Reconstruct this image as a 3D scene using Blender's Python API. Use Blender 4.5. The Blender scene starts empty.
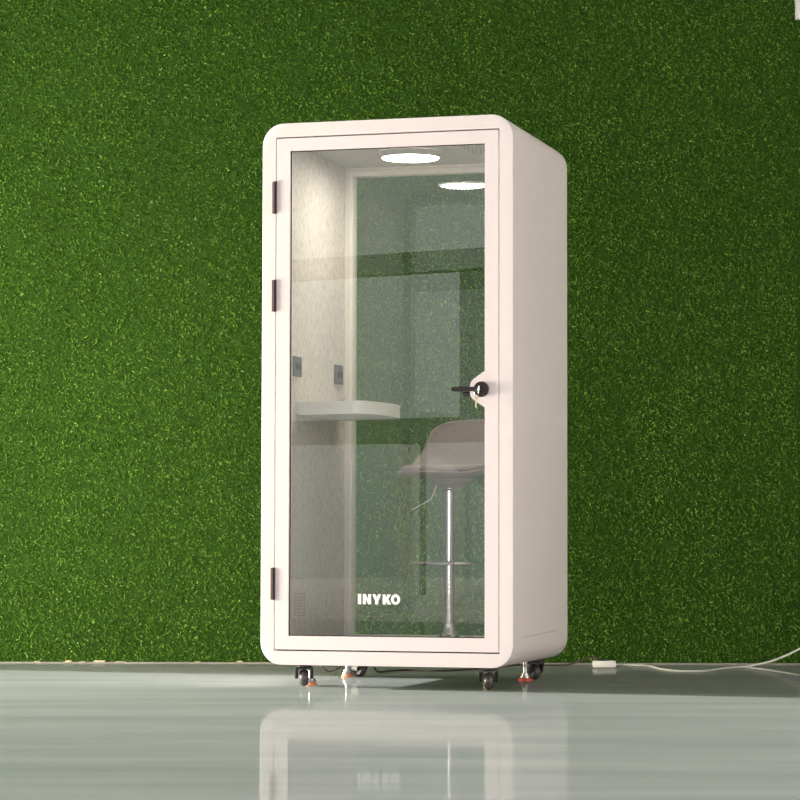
import bpy, bmesh, math, random
import numpy as np
from mathutils import Vector, Matrix
random.seed(7)
S = bpy.context.scene
COL = S.collection
PI = math.pi

# ---------------------------------------------------------------- helpers
def link(name, me, mat=None, parent=None):
    o = bpy.data.objects.new(name, me)
    COL.objects.link(o)
    if mat is not None:
        me.materials.append(mat)
    if parent is not None:
        o.parent = parent
    return o

def obj(name, bm, mat=None, parent=None, smooth=False, angle=35):
    bmesh.ops.recalc_face_normals(bm, faces=bm.faces[:])
    me = bpy.data.meshes.new(name)
    if smooth:
        for f in bm.faces: f.smooth = True
        for e in bm.edges:
            if len(e.link_faces) == 2 and e.calc_face_angle(0) > math.radians(angle):
                e.smooth = False
    bm.to_mesh(me); bm.free()
    return link(name, me, mat, parent)

def tag(o, label=None, cat=None, group=None, kind=None):
    if label: o['label'] = label
    if cat: o['category'] = cat
    if group: o['group'] = group
    if kind: o['kind'] = kind
    return o

def empty(name, loc, rz=0):
    o = bpy.data.objects.new(name, None)
    COL.objects.link(o)
    o.location = loc
    o.rotation_euler = (0, 0, rz)
    o.empty_display_size = .05
    return o

def box(bm, x0, x1, y0, y1, z0, z1, bev=0, seg=2):
    r = bmesh.ops.create_cube(bm, size=1)
    vs = r['verts']
    for v in vs:
        v.co = Vector((x0+(v.co.x+.5)*(x1-x0), y0+(v.co.y+.5)*(y1-y0), z0+(v.co.z+.5)*(z1-z0)))
    if bev > 0:
        es = list({e for v in vs for e in v.link_edges})
        bmesh.ops.bevel(bm, geom=es, offset=bev, segments=seg, profile=.5, affect='EDGES')

def lathe(bm, prof, center=(0,0,0), axis='z', seg=32, cap=True):
    """prof: list of (radius, height)"""
    rings = []
    cx, cy, cz = center
    for r, h in prof:
        ring = []
        for i in range(seg):
            a = 2*PI*i/seg
            p, q = r*math.cos(a), r*math.sin(a)
            if axis == 'z': co = (cx+p, cy+q, cz+h)
            elif axis == 'x': co = (cx+h, cy+p, cz+q)
            else: co = (cx+p, cy+h, cz+q)
            ring.append(bm.verts.new(co))
        rings.append(ring)
    for a, b in zip(rings, rings[1:]):
        for i in range(seg):
            j = (i+1) % seg
            bm.faces.new((a[i], a[j], b[j], b[i]))
    if cap:
        bm.faces.new(rings[0]); bm.faces.new(rings[-1])

def tube(bm, pts, r, seg=10, closed=False):
    pts = [Vector(p) for p in pts]
    n = len(pts)
    rings = []
    up = Vector((0, 0, 1))
    for i, p in enumerate(pts):
        if closed:
            t = pts[(i+1) % n]-pts[i-1]
        else:
            t = pts[min(i+1, n-1)]-pts[max(i-1, 0)]
        t.normalize()
        ref = up if abs(t.z) < .95 else Vector((1, 0, 0))
        a = t.cross(ref).normalized(); b = a.cross(t)
        rr = r[i] if isinstance(r, (list, tuple)) else r
        rings.append([bm.verts.new(p+rr*(a*math.cos(2*PI*k/seg)+b*math.sin(2*PI*k/seg))) for k in range(seg)])
    m = n if closed else n-1
    for i in range(m):
        A, B = rings[i], rings[(i+1) % n]
        for k in range(seg):
            l = (k+1) % seg
            bm.faces.new((A[k], A[l], B[l], B[k]))
    if not closed:
        bm.faces.new(rings[0]); bm.faces.new(rings[-1])

def smooth_path(pts, n=8):
    """Catmull-Rom through pts"""
    P = [Vector(p) for p in pts]
    P = [2*P[0]-P[1]] + P + [2*P[-1]-P[-2]]
    out = []
    for i in range(1, len(P)-2):
        for k in range(n):
            t = k/n
            a, b, c, d = P[i-1:i+3]
            out.append(.5*((2*b)+(c-a)*t+(2*a-5*b+4*c-d)*t*t+(3*b-a-3*c+d)*t**3))
    out.append(P[-2])
    return out

def rrect(x0, x1, z0, z1, r, seg=8):
    pts = []
    for cx, cz, a0 in ((x1-r, z1-r, 0), (x0+r, z1-r, 90), (x0+r, z0+r, 180), (x1-r, z0+r, 270)):
        for k in range(seg+1):
            a = math.radians(a0+90*k/seg)
            pts.append((cx+r*math.cos(a), cz+r*math.sin(a)))
    return pts

def loops(bm, Ls, close=False):
    """Ls: list of (rrect points, y); bridges consecutive loops into quads"""
    R = [[bm.verts.new((x, y, z)) for x, z in pts] for pts, y in Ls]
    if close: R.append(R[0])
    for A, B in zip(R, R[1:]):
        n = len(A)
        for i in range(n):
            j = (i+1) % n
            bm.faces.new((A[i], A[j], B[j], B[i]))

def prism(bm, poly, y0, y1, plane='xz'):
    """extrude a polygon (list of 2D points) between y0 and y1 (or z if plane='xy')"""
    f = (lambda a, b, c: (a, c, b)) if plane == 'xz' else (lambda a, b, c: (a, b, c))
    A = [bm.verts.new(f(p[0], p[1], y0)) for p in poly]
    B = [bm.verts.new(f(p[0], p[1], y1)) for p in poly]
    n = len(poly)
    bm.faces.new(A); bm.faces.new(B[::-1])
    for i in range(n):
        j = (i+1) % n
        bm.faces.new((A[i], B[i], B[j], A[j]))

# ---------------------------------------------------------------- materials
def mat(name, col=(.8, .8, .8), rough=.5, metal=0, spec=.5, coat=0):
    m = bpy.data.materials.new(name); m.use_nodes = True
    b = m.node_tree.nodes['Principled BSDF']
    b.inputs['Base Color'].default_value = (*col, 1)
    b.inputs['Roughness'].default_value = rough
    b.inputs['Metallic'].default_value = metal
    b.inputs['Specular IOR Level'].default_value = spec
    b.inputs['Coat Weight'].default_value = coat
    return m

def N(m, typ, **kw):
    n = m.node_tree.nodes.new(typ)
    for k, v in kw.items(): setattr(n, k, v)
    return n
def L(m, a, b): m.node_tree.links.new(a, b)

def mottle(m, c0, c1, scale=20, detail=4, stretch=(1, 1, 1), lo=.35, hi=.65, bump=0, rough=None):
    """procedural colour variation (noise in object space) between two colours"""
    b = m.node_tree.nodes['Principled BSDF']
    tc = N(m, 'ShaderNodeTexCoord'); mp = N(m, 'ShaderNodeMapping')
    mp.inputs['Scale'].default_value = stretch
    L(m, tc.outputs['Object'], mp.inputs['Vector'])
    no = N(m, 'ShaderNodeTexNoise'); no.inputs['Scale'].default_value = scale; no.inputs['Detail'].default_value = detail
    L(m, mp.outputs[0], no.inputs['Vector'])
    cr = N(m, 'ShaderNodeValToRGB')
    cr.color_ramp.elements[0].position = lo; cr.color_ramp.elements[0].color = (*c0, 1)
    cr.color_ramp.elements[1].position = hi; cr.color_ramp.elements[1].color = (*c1, 1)
    L(m, no.outputs['Fac'], cr.inputs['Fac']); L(m, cr.outputs['Color'], b.inputs['Base Color'])
    if bump:
        bp = N(m, 'ShaderNodeBump'); bp.inputs['Strength'].default_value = bump; bp.inputs['Distance'].default_value = .002
        L(m, no.outputs['Fac'], bp.inputs['Height']); L(m, bp.outputs[0], b.inputs['Normal'])
    if rough:
        mr = N(m, 'ShaderNodeMapRange'); mr.inputs['To Min'].default_value = rough[0]; mr.inputs['To Max'].default_value = rough[1]
        L(m, no.outputs['Fac'], mr.inputs['Value']); L(m, mr.outputs[0], b.inputs['Roughness'])
    return m

M = {}
M['white_shell'] = mottle(mat('white_shell_paint', rough=.38, spec=.35), (.75, .675, .685), (.77, .695, .703), 300, 2, bump=.05)
M['frame_white'] = mottle(mat('white_frame_paint', rough=.42, spec=.3), (.76, .67, .69), (.78, .69, .708), 260, 2, bump=.05)
M['cream'] = mottle(mat('cream_frame', rough=.5), (.70, .67, .60), (.74, .71, .64), 60, 3)
M['gap'] = mottle(mat('black_rubber', rough=.8, spec=.2), (.012, .011, .011), (.022, .02, .02), 80)
M['hinge'] = mottle(mat('hinge_bronze_brown', rough=.85, spec=.03), (.048, .036, .034), (.06, .046, .043), 90)
M['black'] = mottle(mat('black_plastic', rough=.35), (.010, .009, .009), (.018, .016, .016), 120)
M['black_metal'] = mottle(mat('black_lock_metal', rough=.32, metal=.3), (.012, .009, .009), (.022, .017, .016), 120)
M['chrome'] = mottle(mat('chrome', rough=.12, metal=1), (.78, .78, .79), (.84, .84, .85), 40)
M['pole'] = mottle(mat('brushed_chrome_pole', rough=.1, metal=1), (.50, .50, .51), (.56, .56, .57), 40)
M['steel'] = mottle(mat('zinc_steel', rough=.3, metal=1), (.42, .42, .42), (.52, .51, .50), 60)
M['dark_chrome'] = mottle(mat('dark_polished_base', rough=.2, metal=1), (.16, .13, .12), (.22, .19, .17), 30)
M['seat'] = mottle(mat('grey_plastic_seat', rough=.5, spec=.3), (.29, .26, .245), (.32, .285, .27), 50, 3)
M['cushion'] = mottle(mat('grey_leatherette', rough=.55, spec=.3), (.34, .30, .28), (.38, .34, .32), 90, 4, bump=.15)
M['socket'] = mottle(mat('grey_socket', rough=.5), (.085, .085, .09), (.11, .11, .115), 70)
M['socket_dark'] = mottle(mat('dark_socket_hole', rough=.7), (.01, .01, .01), (.02, .02, .02), 70)
M['ceiling_pod'] = mottle(mat('grey_ceiling_lining', rough=.8), (.42, .40, .37), (.47, .45, .42), 30, 5)
M['desk'] = mottle(mat('white_desk_laminate', rough=.45), (.70, .69, .64), (.74, .73, .68), 25, 3)
M['letters'] = mottle(mat('white_vinyl_lettering', rough=.6), (.93, .93, .92), (.96, .96, .95), 40)
M['wheel'] = mottle(mat('grey_black_wheel', rough=.25), (.05, .042, .045), (.085, .072, .075), 60)
M['copper_pad'] = mottle(mat('orange_rubber_pad', rough=.3), (.62, .20, .08), (.75, .30, .15), 60)
M['red_pad'] = mottle(mat('red_rubber_pad', rough=.35), (.55, .06, .035), (.68, .09, .05), 60)
M['white_plastic'] = mottle(mat('white_plastic', rough=.4), (.72, .69, .66), (.78, .75, .72), 50)
M['cord'] = mottle(mat('white_cord_pvc', rough=.4), (.62, .62, .58), (.72, .72, .68), 50)
M['dark_cord'] = mottle(mat('dark_cord_pvc', rough=.5), (.025, .015, .012), (.04, .026, .02), 50)
M['felt'] = mottle(mat('light_grey_felt', rough=.95, spec=.1), (.50, .465, .43), (.66, .62, .575), 110, 5, (1, 1, .35), .36, .56, bump=.4)
M['interior'] = mottle(mat('interior_lining', rough=.8), (.55, .53, .49), (.60, .58, .54), 40)
M['dark_floor'] = mottle(mat('grey_carpet_mat', rough=.95, spec=.1), (.10, .095, .09), (.15, .14, .135), 200, 5, bump=.5)

def glass_mat(name, tint, gain=2.0):
    """thin architectural pane: both surfaces' Fresnel reflection, straight transmission"""
    m = bpy.data.materials.new(name); m.use_nodes = True
    nt = m.node_tree; nt.nodes.clear()
    out = N(m, 'ShaderNodeOutputMaterial'); mix = N(m, 'ShaderNodeMixShader')
    tr = N(m, 'ShaderNodeBsdfTransparent'); gl = N(m, 'ShaderNodeBsdfGlossy')
    tr.inputs['Color'].default_value = (*tint, 1)
    gl.inputs['Roughness'].default_value = .0
    gl.inputs['Color'].default_value = (1, 1, 1, 1)
    fr = N(m, 'ShaderNodeFresnel'); fr.inputs['IOR'].default_value = 1.5
    ge = N(m, 'ShaderNodeNewGeometry')
    inv = N(m, 'ShaderNodeMath', operation='SUBTRACT'); inv.inputs[0].default_value = 1
    L(m, ge.outputs['Backfacing'], inv.inputs[1])
    mu = N(m, 'ShaderNodeMath', operation='MULTIPLY'); mu.inputs[1].default_value = gain
    L(m, fr.outputs[0], mu.inputs[0])
    mu2 = N(m, 'ShaderNodeMath', operation='MULTIPLY', use_clamp=True)
    L(m, mu.outputs[0], mu2.inputs[0]); L(m, inv.outputs[0], mu2.inputs[1])
    # a faint smeary film keeps it procedural: reflectance varies a little over the pane
    no = N(m, 'ShaderNodeTexNoise'); no.inputs['Scale'].default_value = 2.5
    tc = N(m, 'ShaderNodeTexCoord'); L(m, tc.outputs['Object'], no.inputs['Vector'])
    mr = N(m, 'ShaderNodeMapRange'); mr.inputs['To Min'].default_value = .9; mr.inputs['To Max'].default_value = 1.15
    L(m, no.outputs['Fac'], mr.inputs['Value'])
    mu3 = N(m, 'ShaderNodeMath', operation='MULTIPLY', use_clamp=True)
    L(m, mu2.outputs[0], mu3.inputs[0]); L(m, mr.outputs[0], mu3.inputs[1])
    L(m, mu3.outputs[0], mix.inputs[0]); L(m, tr.outputs[0], mix.inputs[1]); L(m, gl.outputs[0], mix.inputs[2])
    L(m, mix.outputs[0], out.inputs['Surface'])
    return m
M['door_glass'] = glass_mat('door_glass', (.97, .98, .97), 2.6)
M['rear_glass'] = glass_mat('rear_glass', (.93, .96, .93), 1.25)

def emit_mat(name, col, strength):
    m = bpy.data.materials.new(name); m.use_nodes = True
    b = m.node_tree.nodes['Principled BSDF']
    b.inputs['Base Color'].default_value = (.9, .9, .9, 1)
    tc = N(m, 'ShaderNodeTexCoord'); no = N(m, 'ShaderNodeTexNoise'); no.inputs['Scale'].default_value = 8
    L(m, tc.outputs['Object'], no.inputs['Vector'])
    mr = N(m, 'ShaderNodeMapRange'); mr.inputs['To Min'].default_value = strength*.95; mr.inputs['To Max'].default_value = strength*1.05
    L(m, no.outputs['Fac'], mr.inputs['Value'])
    b.inputs['Emission Color'].default_value = (*col, 1)
    L(m, mr.outputs[0], b.inputs['Emission Strength'])
    return m
M['lamp'] = emit_mat('lamp_diffuser', (1, .96, .84), 9)

# floor: glossy grey-green epoxy with long shallow ripples
FLOOR_SPEC_IOR = 1.18
def floor_mat():
    m = mat('epoxy_floor', rough=.07)
    b = m.node_tree.nodes['Principled BSDF']
    b.inputs['IOR'].default_value = 1.5
    tc = N(m, 'ShaderNodeTexCoord')
    mp = N(m, 'ShaderNodeMapping'); mp.inputs['Scale'].default_value = (.45, 2.6, 1)
    L(m, tc.outputs['Object'], mp.inputs['Vector'])
    n1 = N(m, 'ShaderNodeTexNoise'); n1.inputs['Scale'].default_value = 1.3; n1.inputs['Detail'].default_value = 5
    L(m, mp.outputs[0], n1.inputs['Vector'])
    cr = N(m, 'ShaderNodeValToRGB')
    cr.color_ramp.elements[0].position = .3; cr.color_ramp.elements[0].color = (.19, .215, .207, 1)
    cr.color_ramp.elements[1].position = .7; cr.color_ramp.elements[1].color = (.25, .27, .258, 1)
    L(m, n1.outputs['Fac'], cr.inputs['Fac']); L(m, cr.outputs[0], b.inputs['Base Color'])
    mp2 = N(m, 'ShaderNodeMapping'); mp2.inputs['Scale'].default_value = (.7, 2.4, 1)
    L(m, tc.outputs['Object'], mp2.inputs['Vector'])
    n2 = N(m, 'ShaderNodeTexNoise'); n2.inputs['Scale'].default_value = 1.6; n2.inputs['Detail'].default_value = 3
    L(m, mp2.outputs[0], n2.inputs['Vector'])
    bp = N(m, 'ShaderNodeBump'); bp.inputs['Strength'].default_value = 1; bp.inputs['Distance'].default_value = .0006
    L(m, n2.outputs['Fac'], bp.inputs['Height']); L(m, bp.outputs[0], b.inputs['Normal'])
    # worn coat: matt paint seen through a thin glossy film
    nt = m.node_tree; out = nt.nodes['Material Output']
    b.inputs['Roughness'].default_value = .9; b.inputs['Specular IOR Level'].default_value = 0
    gl = N(m, 'ShaderNodeBsdfGlossy'); gl.inputs['Roughness'].default_value = .055; gl.inputs['Color'].default_value = (1, 1, 1, 1)
    L(m, bp.outputs[0], gl.inputs['Normal'])
    for l in list(b.inputs['Normal'].links): nt.links.remove(l)
    n3 = N(m, 'ShaderNodeTexNoise'); n3.inputs['Scale'].default_value = 2.0; n3.inputs['Detail'].default_value = 4
    L(m, mp2.outputs[0], n3.inputs['Vector'])
    m3 = N(m, 'ShaderNodeMapRange'); m3.inputs['To Min'].default_value = .14; m3.inputs['To Max'].default_value = .30
    L(m, n3.outputs['Fac'], m3.inputs['Value'])
    mx = N(m, 'ShaderNodeMixShader')
    L(m, m3.outputs[0], mx.inputs[0]); L(m, b.outputs[0], mx.inputs[1]); L(m, gl.outputs[0], mx.inputs[2])
    L(m, mx.outputs[0], out.inputs['Surface'])
    return m
M['floor'] = floor_mat()
M['wall_white'] = mottle(mat('white_plaster', rough=.9), (.66, .64, .60), (.72, .70, .66), 6, 5)
M['wall_back'] = mottle(mat('back_wall_plaster', rough=.9), (.80, .79, .74), (.86, .85, .80), 6, 5)
M['concrete'] = mottle(mat('pale_outdoor_concrete', rough=.9), (.40, .40, .38), (.48, .48, .46), 3, 6)
M['dark_beam'] = mottle(mat('dark_frame_steel', rough=.6), (.03, .035, .03), (.05, .055, .045), 10)
M['grey_beam'] = mottle(mat('grey_frame_steel', rough=.6), (.30, .30, .28), (.36, .36, .34), 10)
M['ceil'] = mottle(mat('hall_ceiling', rough=.9), (.25, .25, .24), (.30, .30, .29), 4)
M['strip'] = mottle(mat('bare_concrete_strip', rough=.8), (.20, .19, .17), (.30, .28, .25), 30, 6, (1, 4, 1))
M['tan'] = mottle(mat('tan_turf_backing', rough=.9), (.38, .30, .18), (.60, .52, .36), 60, 5)

# ---------------------------------------------------------------- camera
H = .6123
cam_d = bpy.data.cameras.new('camera'); cam = bpy.data.objects.new('camera', cam_d); COL.objects.link(cam)
cam_d.sensor_width = 36; cam_d.sensor_fit = 'HORIZONTAL'; cam_d.lens = 2657.8/800*36
cam_d.clip_start = .1; cam_d.clip_end = 200
pitch, roll = .0513, .0021
cam.matrix_world = Matrix.Translation((0, 0, H)) @ Matrix.Rotation(PI/2+pitch, 4, 'X') @ Matrix.Rotation(roll, 4, 'Z')
S.camera = cam

# ---------------------------------------------------------------- room
WY = 12.87
XL, XR, YF, ZC = -4.2, 5.5, -4.0, 5.6
def struct(name, bm, m):
    return tag(obj(name, bm, m), kind='structure')
bm = bmesh.new(); box(bm, -16, 8, 3.5, 20, -.1, 0); struct('floor', bm, M['floor'])
bm = bmesh.new(); box(bm, -16, 8, -14, 3.5, -.1, -.0005); struct('ground', bm, M['concrete'])
bm = bmesh.new(); box(bm, XL, XR, WY, WY+.15, 0, ZC); struct('wall_back', bm, M['wall_back'])
bm = bmesh.new(); box(bm, -12, XR+.1, YF-.3, WY+.15, ZC, ZC+.1); struct('ceiling', bm, M['ceil'])
bm = bmesh.new(); box(bm, XR, XR+.12, 5.0, WY, 0, ZC); struct('wall_right', bm, M['wall_white'])
bm = bmesh.new(); box(bm, XL, XR, WY-.05, WY, 0, .006); struct('baseboard_back', bm, M['strip'])
# the glazed front of the hall behind the photographer: solid wall with openings on the left
bm = bmesh.new()
box(bm, -8.6, 3.0, YF-.2, YF, 1.86, 3.38)
box(bm, -14, 3.0, YF-.2, YF, 3.40, 3.62)
box(bm, -14, 3.0, YF-.2, YF, 1.60, 1.86)
struct('wall_front', bm, M['dark_beam'])
bm = bmesh.new(); box(bm, -9.38, -9.1, YF-.15, YF-.02, 0, 1.6); struct('trim_1', bm, M['grey_beam'])

# ---------------------------------------------------------------- artificial grass
def turf_mat(name, cA, cB, cC):
    m = bpy.data.materials.new(name); m.use_nodes = True
    b = m.node_tree.nodes['Principled BSDF']
    b.inputs['Roughness'].default_value = .45
    b.inputs['Specular IOR Level'].default_value = .25
    at = N(m, 'ShaderNodeAttribute'); at.attribute_name = 'blade'
    cr = N(m, 'ShaderNodeValToRGB')
    e = cr.color_ramp.elements
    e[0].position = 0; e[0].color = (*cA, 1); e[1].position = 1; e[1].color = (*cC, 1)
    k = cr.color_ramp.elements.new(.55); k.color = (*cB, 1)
    L(m, at.outputs['Fac'], cr.inputs['Fac'])
    tc = N(m, 'ShaderNodeTexCoord')
    mp = N(m, 'ShaderNodeMapping'); mp.inputs['Scale'].default_value = (2.2, 1, .7)
    L(m, tc.outputs['Object'], mp.inputs['Vector'])
    no = N(m, 'ShaderNodeTexNoise'); no.inputs['Scale'].default_value = 1.6; no.inputs['Detail'].default_value = 4
    L(m, mp.outputs[0], no.inputs['Vector'])
    mr = N(m, 'ShaderNodeMapRange'); mr.inputs['From Min'].default_value = .3; mr.inputs['From Max'].default_value = .7
    mr.inputs['To Min'].default_value = .82; mr.inputs['To Max'].default_value = 1.18
    L(m, no.outputs['Fac'], mr.inputs['Value'])
    vm = N(m, 'ShaderNodeVectorMath', operation='SCALE')
    L(m, cr.outputs[0], vm.inputs[0]); L(m, mr.outputs[0], vm.inputs['Scale'])
    L(m, vm.outputs[0], b.inputs['Base Color'])
    return m
M['turf'] = turf_mat('artificial_grass', (.045, .125, .010), (.15, .285, .028), (.33, .46, .12))
M['turf_yellow'] = turf_mat('yellowish_artificial_grass', (.09, .14, .015), (.22, .30, .04), (.36, .44, .12))
M['turf_back'] = mottle(mat('turf_backing', rough=.9, spec=.1), (.016, .048, .005), (.028, .072, .008), 60)

def turf(name, x0, x1, z0, z1, dens, y, seed, m, parent=None):
    rng = np.random.default_rng(seed)
    n = int((x1-x0)*(z1-z0)*dens)
    bx = rng.uniform(x0, x1, n); bz = rng.uniform(z0, z1, n)
    ln = rng.uniform(.012, .021, n)
    w = rng.uniform(.0014, .0026, n)
    # direction: out of the wall (-y), leaning every way, a little more downward
    ang = rng.uniform(0, 2*PI, n); lean = rng.uniform(.25, 1.25, n)
    dx = np.sin(lean)*np.cos(ang); dz = np.sin(lean)*np.sin(ang)-.25; dy = -np.cos(lean)
    d = np.stack([dx, dy, dz], 1); d /= np.linalg.norm(d, axis=1)[:, None]
    ra = rng.uniform(0, 2*PI, n)
    rnd = np.stack([np.cos(ra), rng.uniform(-.4, .4, n), np.sin(ra)], 1)
    s = np.cross(d, rnd); s /= (np.linalg.norm(s, axis=1)[:, None]+1e-9)
    base = np.stack([bx, np.full(n, y), bz], 1)
    mid = base+d*(ln*.55)[:, None]
    d2 = d+np.array([0, .1, -.55])+rng.normal(0, .25, (n, 3)); d2 /= np.linalg.norm(d2, axis=1)[:, None]
    tip = mid+d2*(ln*.5)[:, None]
    ws = s*w[:, None]
    V = np.stack([base-ws, base+ws, mid+ws*.8, mid-ws*.8, tip], 1).reshape(-1, 3)
    V[:, 2] = np.maximum(V[:, 2], .004)
    V[:, 1] = np.minimum(V[:, 1], y)
    k = np.arange(n)*5
    loopsv = np.stack([k, k+1, k+2, k+3, k+3, k+2, k+4], 1).reshape(-1)
    me = bpy.data.meshes.new(name)
    me.vertices.add(n*5); me.vertices.foreach_set('co', V.astype(np.float32).reshape(-1))
    me.loops.add(n*7); me.loops.foreach_set('vertex_index', loopsv.astype(np.int32))
    me.polygons.add(n*2)
    ls = np.stack([np.arange(n)*7, np.arange(n)*7+4], 1).reshape(-1)
    me.polygons.foreach_set('loop_start', ls.astype(np.int32))
    a = me.attributes.new('blade', 'FLOAT', 'POINT')
    val = np.clip(rng.beta(1.6, 2.2, n), 0, 1)
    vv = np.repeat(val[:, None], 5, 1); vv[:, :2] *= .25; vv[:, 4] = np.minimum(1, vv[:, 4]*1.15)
    a.data.foreach_set('value', vv.astype(np.float32).reshape(-1))
    me.update(calc_edges=True); me.validate()
    o = link(name, me, m)
    return o

TX = 1.925
def turf_roll(name, x0, x1, z1, dens, seed, m, label):
    o = turf(name, x0+.012, x1-.001, .008, z1, dens, WY-.006, seed, m)
    tag(o, label, 'artificial grass', kind='stuff')
    bm = bmesh.new(); box(bm, x0, x1, WY-.006, WY-.001, .006, z1)
    obj('turf_backing', bm, M['turf_back'], o)
    return o
g1 = turf_roll('artificial_grass', -3.4, TX, 4.0, 12500, 3, M['turf'], 'green artificial grass covering the whole back wall behind the pod')
g2 = turf_roll('artificial_grass', TX, 3.4, 3.135, 7000, 9, M['turf_yellow'], 'yellowish strip of artificial grass at the far right edge of the wall')
bm = bmesh.new()
rr = random.Random(5)
x = -3.4
while x < 1.0:
    w = rr.uniform(.01, .06)
    if rr.random() < .45: box(bm, x, x+w, WY-.03-rr.uniform(0, .012), WY-.008, .006, rr.uniform(.008, .014))
    x += w+rr.uniform(.0, .08)
obj('turf_edge', bm, M['tan'], g1)

# ---------------------------------------------------------------- pod
W, D, Z0, Z1, R = 1.0568, .9828, .0918, 2.30, .09
GX0, GX1, GZ0, GZ1 = .0581, .9996, .1487, 2.2433
OX0, OX1, OZ0, OZ1 = .1182, .9397, .2094, 2.1858
IU0, IU1, FZ, CZ, RV = .075, W-.075, .15, 2.235, .90
pod = empty('office_pod', (-.5651, 10.8341, 0), -.2831)
tag(pod, 'tall white glass-fronted soundproof office pod on casters before the green grass wall', 'office pod')

def rl(x0, x1, z0, z1, r): return rrect(x0, x1, z0, z1, r, 10)
bm = bmesh.new()
b_ = .004
loops(bm, [
    (rl(GX0, GX1, GZ0, GZ1, .003), .045), (rl(GX0, GX1, GZ0, GZ1, .003), b_*.4), (rl(GX0-b_*.4, GX1+b_*.4, GZ0-b_*.4, GZ1+b_*.4, .003), 0),
    (rl(b_, W-b_, Z0+b_, Z1-b_, R-b_), 0), (rl(b_*.3, W-b_*.3, Z0+b_*.3, Z1-b_*.3, R-b_*.3), b_*.3), (rl(0, W, Z0, Z1, R), b_),
    (rl(0, W, Z0, Z1, R), D-b_), (rl(b_, W-b_, Z0+b_, Z1-b_, R-b_), D),
    (rl(IU0-.01, IU1+.01, FZ-.012, CZ+.01, .003), D), (rl(IU0-.01, IU1+.01, FZ-.012, CZ+.01, .003), .045)], close=True)
shell = obj('shell', bm, M['white_shell'], pod, smooth=True, angle=40)

def wn(o):
    m_ = o.modifiers.new('wn', 'WEIGHTED_NORMAL'); m_.keep_sharp = True; m_.weight = 100
wn(shell)
# panel seam near the foot of the right side, a row of fine perforations
bm = bmesh.new()
v = .16
while v < .80:
    l = .012
    box(bm, W-.0004, W+.0006, v, v+l, .208+.012*(v-.16), .2105+.012*(v-.16))
    v += l+.008
obj('panel_seam', bm, mottle(mat('seam_grey', rough=.8), (.40, .37, .35), (.46, .43, .41), 50), shell)
# interior linings
bm = bmesh.new(); box(bm, IU0-.008, IU0, .047, RV, FZ, CZ)
felt_l = obj('felt_panel', bm, M['felt'], pod)
bm = bmesh.new(); box(bm, IU1, IU1+.008, .047, RV, FZ, CZ)
obj('felt_panel', bm, M['felt'], pod)
bm = bmesh.new(); box(bm, IU0-.008, IU1+.008, .047, RV, CZ, CZ+.008)
podceil = obj('ceiling_panel', bm, M['ceiling_pod'], pod)
bm = bmesh.new(); box(bm, IU0-.008, IU1+.008, .047, RV, FZ-.01, FZ)
obj('floor_mat', bm, M['dark_floor'], pod)

# rear glazed wall
ru0, ru1, rz0, rz1 = .107, W-.107, .183, 2.20
bm = bmesh.new()
loops(bm, [
    (rl(IU0-.009, IU1+.009, FZ-.011, CZ+.009, .002), .965), (rl(IU0-.009, IU1+.009, FZ-.011, CZ+.009, .002), RV),
    (rl(IU0+.010, IU1-.010, FZ+.010, CZ-.010, .002), RV), (rl(IU0+.012, IU1-.012, FZ+.012, CZ-.012, .002), RV+.004),
    (rl(IU0+.014, IU1-.014, FZ+.014, CZ-.014, .002), RV),
    (rl(ru0-.004, ru1+.004, rz0-.004, rz1+.004, .002), RV+.001), (rl(ru0, ru1, rz0, rz1, .002), RV+.006),
    (rl(ru0, ru1, rz0, rz1, .002), .965)], close=True)
rear = obj('rear_frame', bm, M['cream'], pod, smooth=True, angle=20)
bm = bmesh.new(); box(bm, ru0-.008, ru1+.008, .936, .944, rz0-.008, rz1+.008)
obj('glass_pane', bm, M['rear_glass'], rear)

# door: leaf frame with the lock bump, pane, seal, hinges, lettering, lock
g = .0026; gz = .0052
bm = bmesh.new()
loops(bm, [
    (rl(GX0+g, GX1-g, GZ0+gz, GZ1-gz, .002), .040), (rl(GX0+g, GX1-g, GZ0+gz, GZ1-gz, .002), .001),
    (rl(GX0+g+.001, GX1-g-.001, GZ0+gz+.001, GZ1-gz-.001, .002), 0),
    (rl(OX0, OX1, OZ0, OZ1, .001), 0), (rl(OX0, OX1, OZ0, OZ1, .001), .040)], close=True)
bump = [(OX1, 1.272), (OX1, 1.126)]
bl = smooth_path([(.893, 1.158, 0), (.882, 1.172, 0), (.879, 1.199, 0), (.882, 1.226, 0), (.893, 1.240, 0)], 5)
bump += [(p.x, p.y) for p in bl]
prism(bm, bump, 0, .040)
door = obj('door', bm, M['frame_white'], pod, smooth=True, angle=30)
wn(door); wn(rear)
bm = bmesh.new()
loops(bm, [(rl(GX0-.002, GX1+.002, GZ0-.002, GZ1+.002, .002), .0445), (rl(GX0-.002, GX1+.002, GZ0-.002, GZ1+.002, .002), .0405),
           (rl(OX0-.01, OX1+.01, OZ0-.01, OZ1+.01, .002), .0405), (rl(OX0-.01, OX1+.01, OZ0-.01, OZ1+.01, .002), .0445)], close=True)
obj('door_seal', bm, M['gap'], pod)
bm = bmesh.new(); box(bm, OX0-.006, OX1+.006, .018, .026, OZ0-.006, OZ1+.006)
obj('glass_pane', bm, M['door_glass'], door)
bm = bmesh.new()
loops(bm, [(rl(OX0+.0002, OX1-.0002, OZ0+.0002, OZ1-.0002, .001), .0175), (rl(OX0+.0002, OX1-.0002, OZ0+.0002, OZ1-.0002, .001), .012),
           (rl(OX0+.003, OX1-.003, OZ0+.003, OZ1-.003, .001), .012), (rl(OX0+.003, OX1-.003, OZ0+.003, OZ1-.003, .001), .0175)], close=True)
obj('glazing_seal', bm, M['gap'], door)
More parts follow.
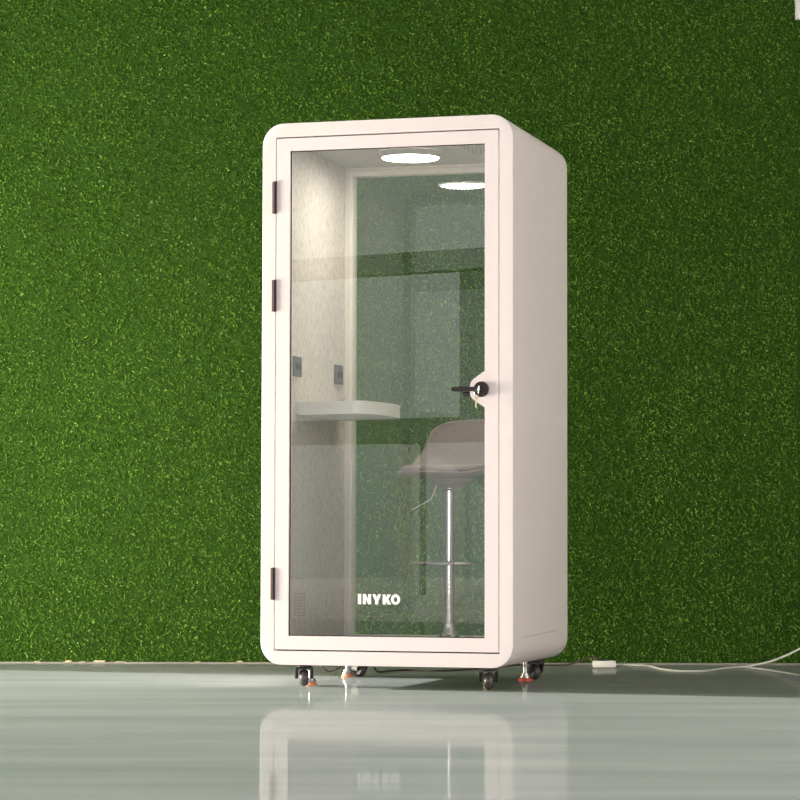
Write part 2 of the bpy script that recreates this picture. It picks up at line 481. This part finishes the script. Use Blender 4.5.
for zt, zb in ((2.061, 1.930), (1.657, 1.528), (.484, .355)):
    bm = bmesh.new()
    box(bm, .0435, .0625, -.005, -.0003, zb, zt, .0015)
    lathe(bm, [(.004, zb-.001), (.0065, zb+.001), (.0065, zb+.045), (.006, zb+.046), (.0065, zb+.047), (.0065, zt-.047), (.006, zt-.046), (.0065, zt-.045), (.0065, zt-.001), (.004, zt+.001)], (.0555, -.0055, 0), seg=16)
    tag(obj('hinge', bm, M['hinge'], door, smooth=True), 'dark brown hinge')

# lettering on the pane
def zp(pts):
    k = .000421; zk = .000434
    return [(.409+(x-182)*k, .3395+(240-y)*zk) for x, y in pts]
letters = {
    'I': [(182, 240), (182, 144), (214, 144), (214, 240)],
    'N': [(232, 240), (232, 145), (258, 145), (286, 196), (286, 145), (313, 145), (313, 240), (287, 240), (259, 189), (259, 240)],
    'Y': [(325, 147), (356, 147), (370, 180), (384, 147), (413, 147), (385, 208), (385, 240), (354, 240), (354, 208)],
    'K': [(430, 240), (430, 148), (458, 148), (458, 184), (478, 148), (511, 148), (484, 191), (514, 240), (480, 240), (463, 212), (458, 219), (458, 240)],
}
bm = bmesh.new()
for ch in 'INYK':
    prism(bm, zp(letters[ch]), .0150, .0176)
cx, cy, ro, so, ri, si = 557, 194, 46, 48, 19, 24
A = []; 
for (rx, ry, yy) in ((ro, so, .0150), (ri, si, .0150), (ri, si, .0176), (ro, so, .0176)):
    pts = zp([(cx+rx*math.cos(2*PI*i/28), cy+ry*math.sin(2*PI*i/28)) for i in range(28)])
    A.append([bm.verts.new((p[0], yy, p[1])) for p in pts])
for a in range(4):
    P, Q = A[a], A[(a+1) % 4]
    for i in range(28):
        j = (i+1) % 28
        bm.faces.new((P[i], P[j], Q[j], Q[i]))
tag(obj('lettering', bm, M['letters'], door), 'white capital lettering INYKO on the glass')

# lock: round rosette, lever, inner lever
LU, LZ = .9275, 1.1985
bm = bmesh.new()
lathe(bm, [(.029, 0), (.031, -.004), (.031, -.012), (.0285, -.015), (.012, -.0155), (.012, -.020), (.009, -.021)], (LU, -.0003, LZ), 'y', 36)
obj('lock_rosette', bm, M['black_metal'], door, smooth=True)
bm = bmesh.new()
tube(bm, [(LU-.004, -.020, LZ-.001), (LU-.004, -.046, LZ-.001)], .009, 14)
prism(bm, [(LU+.006, LZ+.006), (LU-.060, LZ+.0095), (LU-.098, LZ+.009), (LU-.109, LZ+.006), (LU-.112, LZ-.001), (LU-.109, LZ-.008), (LU-.098, LZ-.010), (LU-.060, LZ-.010), (LU+.006, LZ-.009), (LU+.010, LZ-.002)], -.056, -.040)
bmesh.ops.bevel(bm, geom=[e for e in bm.edges if e.calc_length() > .01], offset=.002, segments=2, affect='EDGES')
obj('door_handle', bm, M['black_metal'], door, smooth=True)
bm = bmesh.new()
lathe(bm, [(.029, .0403), (.031, .044), (.031, .050), (.028, .053)], (LU-.012, 0, LZ-.004), 'y', 30)
tube(bm, [(LU-.012, .050, LZ-.010), (LU-.012, .085, LZ-.010)], .009, 12)
box(bm, LU-.10, LU-.005, .078, .094, LZ-.024, LZ-.004, .003)
obj('inner_handle', bm, M['black_metal'], door, smooth=True)

# desk on the left inner wall: bowed free edge
edge = smooth_path([(IU0+.001, .215, 0), (.19, .19, 0), (.30, .155, 0), (.365, .145, 0), (.40, .20, 0), (.422, .33, 0), (.430, .47, 0), (.415, .60, 0), (.37, .70, 0), (.28, .765, 0), (.17, .79, 0), (IU0+.001, .79, 0)], 6)
bm = bmesh.new(); prism(bm, [(p.x, p.y) for p in edge], 1.115, 1.168, 'xy')
bmesh.ops.bevel(bm, geom=[e for e in bm.edges if abs(e.verts[0].co.z-e.verts[1].co.z) < 1e-5], offset=.003, segments=2, affect='EDGES')
desk = obj('desk_shelf', bm, M['desk'], pod, smooth=True)
# sockets on the felt
for v0, v1 in ((.155, .255), (.735, .83)):
    bm = bmesh.new(); box(bm, IU0+.0005, IU0+.014, v0, v1, 1.274, 1.357, .003)
    s = obj('socket', bm, M['socket'], pod); tag(s, 'dark grey socket box on the felt wall')
    bm = bmesh.new()
    for dv in (.03, .07):
        lathe(bm, [(.016, .0141), (.016, .0148), (.011, .0148)], (IU0, v0+dv, 1.3155), 'x', 20)
    obj('socket_outlet', bm, M['socket_dark'], s)
# intake vent dots low on the felt
bm = bmesh.new()
box(bm, IU0+.0001, IU0+.0005, .20, .35, .275, .38)
nf = len(bm.faces)
for i in range(5):
    for j in range(8):
        lathe(bm, [(.0032, 0), (.0032, .0016)], (IU0+.0004, .215+i*.030, .372-j*.0125), 'x', 8)
bm.faces.ensure_lookup_table()
for f in bm.faces[nf:]: f.material_index = 1
av = obj('air_vent', bm, M['felt'], pod); av.data.materials.append(M['socket_dark'])
# ceiling vent: a perforated plate
bm = bmesh.new()
box(bm, .725, .905, .28, .62, CZ-.0015, CZ-.0002)
nf = len(bm.faces)
for i in range(9):
    for j in range(9):
        lathe(bm, [(.0045, -.0028), (.0045, -.0015)], (.74+i*.0165+(j % 2)*.008, .30+j*.036, CZ), 'z', 8)
bm.faces.ensure_lookup_table()
for f in bm.faces[nf:]: f.material_index = 1
vent = obj('ceiling_vent', bm, M['ceiling_pod'], pod)
vent.data.materials.append(M['socket'])
# ceiling light
LC = (.490, .490)
bm = bmesh.new()
lathe(bm, [(.121, -.0245), (.123, -.0258), (.127, -.0245), (.131, -.0005)], (LC[0], LC[1], CZ), 'z', 48, cap=False)
lamp = obj('ceiling_light', bm, M['ceiling_pod'], pod, smooth=True)
bm = bmesh.new(); lathe(bm, [(.1205, -.0008), (.1205, -.026), (.118, -.0285), (.05, -.0290)], (LC[0], LC[1], CZ), 'z', 48)
obj('lamp_diffuser', bm, M['lamp'], lamp, smooth=True)
# small round sensor near the door head
# casters
def caster(u, v, ang):
    bm = bmesh.new()
    lathe(bm, [(.030, Z0-.001), (.032, Z0-.004), (.032, Z0-.010), (.026, Z0-.014), (.016, Z0-.017)], (u, v, 0), 'z', 24)
    du, dv = math.cos(ang), math.sin(ang)          # wheel axis
    tu, tv = -dv, du
    ou, ov = u+tu*.012, v+tv*.012                  # trailing offset
    for s in (-1, 1):
        cu, cv = ou+du*.031*s, ov+dv*.031*s
        vs0 = len(bm.verts)
        r = bmesh.ops.create_cube(bm, size=1)
        for q in r['verts']:
            a, b, c = q.co
            taper = 1 if c > 0 else .55
            q.co = Vector((cu+du*a*.012+tu*b*.056*taper, cv+dv*a*.012+tv*b*.056*taper, .054+c*.048))
        bmesh.ops.bevel(bm, geom=list({e for q in r['verts'] for e in q.link_edges}), offset=.003, segments=2, affect='EDGES')
    r = bmesh.ops.create_cube(bm, size=1)
    for q in r['verts']:
        a, b, c = q.co
        q.co = Vector((ou+du*a*.070+tu*b*.056, ov+dv*a*.070+tv*b*.056, .0745+c*.010))
    c_ = obj('caster', bm, M['black'], pod, smooth=True)
    bm = bmesh.new()
    w = .018
    pr = [(.008, -w-.001), (.010, -w), (.024, -w), (.030, -w*.7), (.0335, -w*.3), (.0345, 0), (.0335, w*.3), (.030, w*.7), (.024, w), (.010, w), (.008, w+.001)]
    lathe(bm, pr, (0, 0, 0), 'x', 28)
    bmesh.ops.rotate(bm, verts=bm.verts, matrix=Matrix.Rotation(ang, 3, 'Z'))
    bmesh.ops.translate(bm, verts=bm.verts, vec=(ou, ov, .0345))
    obj('wheel', bm, M['wheel'], c_, smooth=True)
CV = .115
caster(.150, CV, .35); caster(.927, CV, .15); caster(.160, D-.10, 1.2); caster(.940, D-.10, .9)
def foot(u, v, m, wide=.027):
    bm = bmesh.new()
    lathe(bm, [(.010, Z0-.001), (.010, .032), (.017, .031), (.018, .022), (.022, .020), (.023, .014)], (u, v, 0), 'z', 20)
    lathe(bm, [(.016, .060), (.016, .070)], (u, v, 0), 'z', 6)
    f_ = obj('levelling_foot', bm, M['steel'], pod, smooth=True)
    bm = bmesh.new(); lathe(bm, [(wide-.002, .0), (wide, .002), (wide, .008), (wide-.008, .013), (.016, .0145)], (u, v, 0), 'z', 24)
    obj('rubber_pad', bm, m, f_, smooth=True)
foot(.146, .215, M['copper_pad'], .027); foot(.10, .87, M['copper_pad'])
foot(.897, .225, M['copper_pad'], .020); foot(.912, .80, M['red_pad'], .030)

# light inside the pod just beneath the lamp
def area(name, loc, rot, size, power, col, sy=None, shape='RECTANGLE', parent=None):
    d = bpy.data.lights.new(name, 'AREA'); d.shape = shape; d.size = size
    if sy: d.size_y = sy
    d.energy = power; d.color = col
    o = bpy.data.objects.new(name, d); COL.objects.link(o); o.location = loc; o.rotation_euler = rot
    if parent: o.parent = parent
    return o
area('pod_lamp_light', (LC[0], LC[1], CZ-.031), (0, 0, 0), .22, 6, (1, .92, .80), shape='DISK', parent=pod)

# ---------------------------------------------------------------- bar stool
def podw(u, v, z=0):
    a = -.2831
    return Vector((-.5651+u*math.cos(a)-v*math.sin(a), 10.8341+u*math.sin(a)+v*math.cos(a), z))
sp = podw(.660, .50, FZ)
stool = empty('bar_stool', sp, 0)
tag(stool, 'grey low-backed bar stool on a chrome pole standing inside the glass pod', 'bar stool')
bm = bmesh.new()
lathe(bm, [(.185, .001), (.188, .003), (.186, .008), (.150, .018), (.09, .030), (.045, .045), (.044, .046)], seg=64)
obj('base', bm, M['dark_chrome'], stool, smooth=True, angle=60)
bm = bmesh.new()
lathe(bm, [(.046, .0462), (.036, .052), (.028, .066), (.024, .085), (.022, .100)], seg=40)
obj('base_cover', bm, M['chrome'], stool, smooth=True, angle=60)
bm = bmesh.new()
lathe(bm, [(.021, .09), (.021, .345), (.0235, .346), (.0235, .358), (.021, .359), (.021, .50), (.0205, .52), (.0205, .655), (.026, .662), (.026, .690)], seg=32)
obj('pole', bm, M['pole'], stool, smooth=True)
SA = math.radians(236)                 # the way the seat faces
ff = Vector((math.cos(SA), math.sin(SA), 0)); rt = Vector((-ff.y, ff.x, 0))
# footrest: D-shaped loop forward of the pole
bm = bmesh.new()
pts = []
for i in range(40):
    a = 2*PI*i/40
    pts.append(ff*(.055+.115*math.cos(a)) + rt*(.135*math.sin(a)) + Vector((0, 0, .352)))
tube(bm, pts, .0075, 10, closed=True)
tube(bm, [rt*.132+ff*.05+Vector((0, 0, .352)), rt*.02+Vector((0, 0, .352))], .006, 8)
tube(bm, [rt*-.132+ff*.05+Vector((0, 0, .352)), rt*-.02+Vector((0, 0, .352))], .006, 8)
obj('footrest', bm, M['chrome'], stool, smooth=True)
# seat shell: profile stations (forward, height, half width, edge lift, edge forward pull)
st = [(.200, .736, .095, .000, -.045), (.205, .729, .133, .002, -.050), (.184, .723, .165, .005, -.045), (.13, .714, .192, .018, -.02), (.05, .708, .210, .034, 0),
      (-.04, .709, .219, .056, .0), (-.115, .722, .225, .080, .01), (-.165, .757, .222, .075, .03), (-.188, .812, .212, .050, .052),
      (-.202, .872, .198, .026, .060), (-.213, .922, .182, .004, .055), (-.218, .952, .155, -.010, .045), (-.219, .961, .118, -.012, .03)]
bm = bmesh.new(); NC = 16; rows = []
for (fo, h, hw, lift, pull) in st:
    row = []
    for i in range(NC+1):
        t = -1+2*i/NC
        e = abs(t)**2.4
        row.append(bm.verts.new(ff*(fo+pull*e)+rt*(hw*math.sin(t*PI/2)*.35+hw*t*.65)+Vector((0, 0, h+lift*e))))
    rows.append(row)
for a, b in zip(rows, rows[1:]):
    for i in range(NC):
        bm.faces.new((a[i], a[i+1], b[i+1], b[i]))
seat = obj('seat_shell', bm, M['seat'], stool, smooth=True, angle=180)
md = seat.modifiers.new('thick', 'SOLIDIFY'); md.thickness = .011; md.offset = 0
md = seat.modifiers.new('sub', 'SUBSURF'); md.levels = 2; md.render_levels = 2
# cushion pad
bm = bmesh.new()
rings = []
def seat_h(x, y):
    # interpolate stations
    xs = [(s_[0], s_[1], s_[2], s_[3]) for s_ in st[1:7]]
    for a, b in zip(xs, xs[1:]):
        if b[0] <= x <= a[0]:
            t = (a[0]-x)/(a[0]-b[0])
            h = a[1]+(b[1]-a[1])*t; hw = a[2]+(b[2]-a[2])*t; li = a[3]+(b[3]-a[3])*t
            return h+li*(min(1, abs(y)/hw))**2.4
    return xs[0][1] if x > xs[0][0] else xs[-1][1]
for k, (sc, th) in enumerate(((1.0, .009), (1.03, .018), (1.01, .028), (.93, .035), (.7, .040), (.4, .042), (.08, .042))):
    ring = []
    for i in range(40):
        a = 2*PI*i/40
        x_ = .045+.152*sc*math.copysign(abs(math.cos(a))**.8, math.cos(a)); y_ = .172*sc*math.copysign(abs(math.sin(a))**.8, math.sin(a))
        ring.append(bm.verts.new(ff*x_+rt*y_+Vector((0, 0, seat_h(x_, y_)+th))))
    rings.append(ring)
for A_, B_ in zip(rings, rings[1:]):
    for i in range(40):
        j = (i+1) % 40; bm.faces.new((A_[i], A_[j], B_[j], B_[i]))
bm.faces.new(rings[0]); bm.faces.new(rings[-1])
obj('seat_cushion', bm, M['cushion'], stool, smooth=True, angle=80)
# under-seat mount
bm = bmesh.new()
lathe(bm, [(.030, .664), (.038, .667), (.060, .677), (.090, .692), (.105, .706)], seg=36)
obj('seat_mount', bm, M['seat'], stool, smooth=True, angle=60)
# gas lever, seen at the left under the seat
bm = bmesh.new()
c, s_ = math.cos(-.2831), math.sin(-.2831)
def sl(u, z): return Vector((c*u, s_*u-.02, z))
tube(bm, smooth_path([sl(-.015, .678), sl(-.045, .682), sl(-.060, .668), sl(-.076, .628), sl(-.092, .612), sl(-.130, .592), sl(-.162, .574)], 5), .0028, 8)
obj('height_lever', bm, M['white_plastic'], stool, smooth=True)

# ---------------------------------------------------------------- keys in the lock
kp = podw(LU+.006, -.024, LZ)
keys = empty('key_bunch', kp, -.2831)
tag(keys, 'small silver keys hanging from the black door lock', 'keys')
bm = bmesh.new()
box(bm, -.003, .003, -.026, .003, -.001, .001)
box(bm, -.0015, .0015, -.046, -.026, -.009, .011, .001)
box(bm, -.010, -.002, -.0355, -.034, -.010, .004, .0005)
obj('key', bm, M['chrome'], keys)
bm = bmesh.new()
tube(bm, [(.0-.012, -.034, -.008+0)]+[(-.012+.009*math.sin(2*PI*i/16), -.034, -.017+.009*math.cos(2*PI*i/16)) for i in range(1, 16)], .0011, 6, closed=True)
obj('key_ring', bm, M['chrome'], keys)
bm = bmesh.new()
lathe(bm, [(.0095, -.001), (.0095, .001)], (-.014, -.034, -.034), 'y', 16)
prism(bm, [(-.0175, -.040), (-.0175, -.072), (-.0145, -.078), (-.0115, -.074), (-.0125, -.066), (-.0105, -.060), (-.0115, -.052), (-.0105, -.040)], -.035, -.033)
obj('key', bm, mottle(mat('brass_key', rough=.35, metal=1), (.62, .56, .38), (.70, .64, .45), 60), keys)

# ---------------------------------------------------------------- adapter and cords
ab = empty('power_adapter', (.960, 12.52, 0), 0)
tag(ab, 'small white power adapter lying on the floor right of the pod', 'power adapter')
bm = bmesh.new(); box(bm, -.052, .054, -.028, .028, .001, .032, .004)
obj('housing', bm, M['white_plastic'], ab, smooth=True)
bm = bmesh.new(); box(bm, -.038, .012, -.016, .016, .0322, .0365, .0015); lathe(bm, [(.008, .0365), (.006, .046)], (-.028, 0, 0), 'z', 12)
obj('plug', bm, M['black'], ab, smooth=True)

r0 = .0048
bm = bmesh.new()
tube(bm, smooth_path([(1.016, 12.52, .012), (1.035, 12.60, .010), (1.061, 12.68, r0), (1.117, 12.64, r0), (1.174, 12.58, r0), (1.203, 12.32, r0), (1.254, 12.14, r0), (1.319, 12.10, r0), (1.40, 12.146, r0), (1.515, 12.40, r0),
                      (1.60, 12.50, r0), (1.65, 12.52, .010), (1.70, 12.52, .020), (1.771, 12.52, .040), (1.88, 12.52, .090), (2.0, 12.52, .17), (2.2, 12.52, .34), (2.5, 12.50, .62)], 8), .0045, 8)
tag(obj('looping_cable', bm, M['cord'], smooth=True), 'white power cord looping over the floor and rising at the right edge', 'cord')
bm = bmesh.new()
tube(bm, smooth_path([(1.62, 12.475, r0), (1.645, 12.40, r0), (1.702, 12.16, r0), (1.767, 11.77, r0), (1.85, 11.45, r0), (2.1, 11.1, r0), (2.6, 10.9, r0)], 8), .0038, 8)
tag(obj('flat_cable', bm, M['cord'], smooth=True), 'second white cord lying flat on the floor toward the lower right edge', 'cord')
bm = bmesh.new()
a1 = podw(.30, .45, .088); 
tube(bm, smooth_path([(-.36, 11.62, .085), (-.337, 11.6, .050), (-.315, 11.6, .028), (-.285, 11.6, .032), (-.24, 11.62, .055), (-.20, 11.65, .088)], 8), .0042, 8)
obj('underside_cable', bm, M['dark_cord'], None, smooth=True)
ud = bpy.data.objects['underside_cable']; ud.parent = pod
ud.matrix_parent_inverse = (Matrix.Translation((-.5651, 10.8341, 0)) @ Matrix.Rotation(-.2831, 4, 'Z')).inverted()
bm = bmesh.new()
tube(bm, smooth_path([(-.12, 11.75, .075), (-.10, 11.9, .012), (-.04, 12.10, r0), (.05, 12.18, r0), (.184, 12.10, r0), (.33, 12.25, r0), (.50, 12.60, r0), (.644, 12.68, r0), (.72, 12.66, r0), (.80, 12.62, .010), (.86, 12.58, .030), (.90, 12.54, .046), (.925, 12.522, .047)], 8), .0042, 8)
tag(obj('dark_cable', bm, M['dark_cord'], smooth=True), 'dark cord running under the white pod to the adapter', 'cord')

# ---------------------------------------------------------------- light
sun = bpy.data.lights.new('sun', 'SUN'); sun.energy = 19.0; sun.angle = math.radians(.8); sun.color = (1, .955, .92)
so = bpy.data.objects.new('sun', sun); COL.objects.link(so); so.location = (-8, 13, 4)
trav = Vector((.958, -.287, -.20)).normalized()
so.rotation_euler = trav.to_track_quat('-Z', 'Y').to_euler()

def aim(o, target):
    o.rotation_euler = (Vector(target)-o.location).to_track_quat('-Z', 'Y').to_euler()
fl = area('front_fill', (-2.6, -1.0, 1.1), (0, 0, 0), 1.8, 172, (1, .74, .78), sy=1.8); aim(fl, (-.1, 11, 1.15))
rl_ = area('right_fill', (3.4, -1.0, 1.8), (0, 0, 0), 1.8, 80, (1, .95, .92), sy=1.8); aim(rl_, (-.2, 11.3, .9))
ll = area('left_fill', (-5.6, 10.5, .9), (0, 0, 0), 2.4, 600, (1, .95, .72), sy=1.8); aim(ll, (-1.9, 12.8, .7))  # added unseen lamp, no window built here; brightens the lower left grass
w = bpy.data.worlds.new('world'); S.world = w; w.use_nodes = True
nt = w.node_tree; bg = nt.nodes['Background']
tc = nt.nodes.new('ShaderNodeTexCoord'); sx = nt.nodes.new('ShaderNodeSeparateXYZ')
nt.links.new(tc.outputs['Generated'], sx.inputs[0])
cr = nt.nodes.new('ShaderNodeValToRGB')
cr.color_ramp.elements[0].position = .48; cr.color_ramp.elements[0].color = (.62, .66, .66, 1)
cr.color_ramp.elements[1].position = .53; cr.color_ramp.elements[1].color = (.97, .985, .96, 1)
mr = nt.nodes.new('ShaderNodeMapRange'); mr.inputs['From Min'].default_value = -1; mr.inputs['From Max'].default_value = 1
nt.links.new(sx.outputs['Z'], mr.inputs['Value']); nt.links.new(mr.outputs[0], cr.inputs['Fac'])
nt.links.new(cr.outputs[0], bg.inputs['Color']); bg.inputs['Strength'].default_value = 1.1

S.view_settings.view_transform = 'Standard'
S.view_settings.look = 'None'
S.view_settings.exposure = 0
S.cycles.use_denoising = True
S.cycles.denoiser = 'OPENIMAGEDENOISE'
S.cycles.denoising_input_passes = 'RGB_ALBEDO_NORMAL'
S.cycles.denoising_prefilter = 'FAST'
S.cycles.max_bounces = 10
S.cycles.transparent_max_bounces = 16
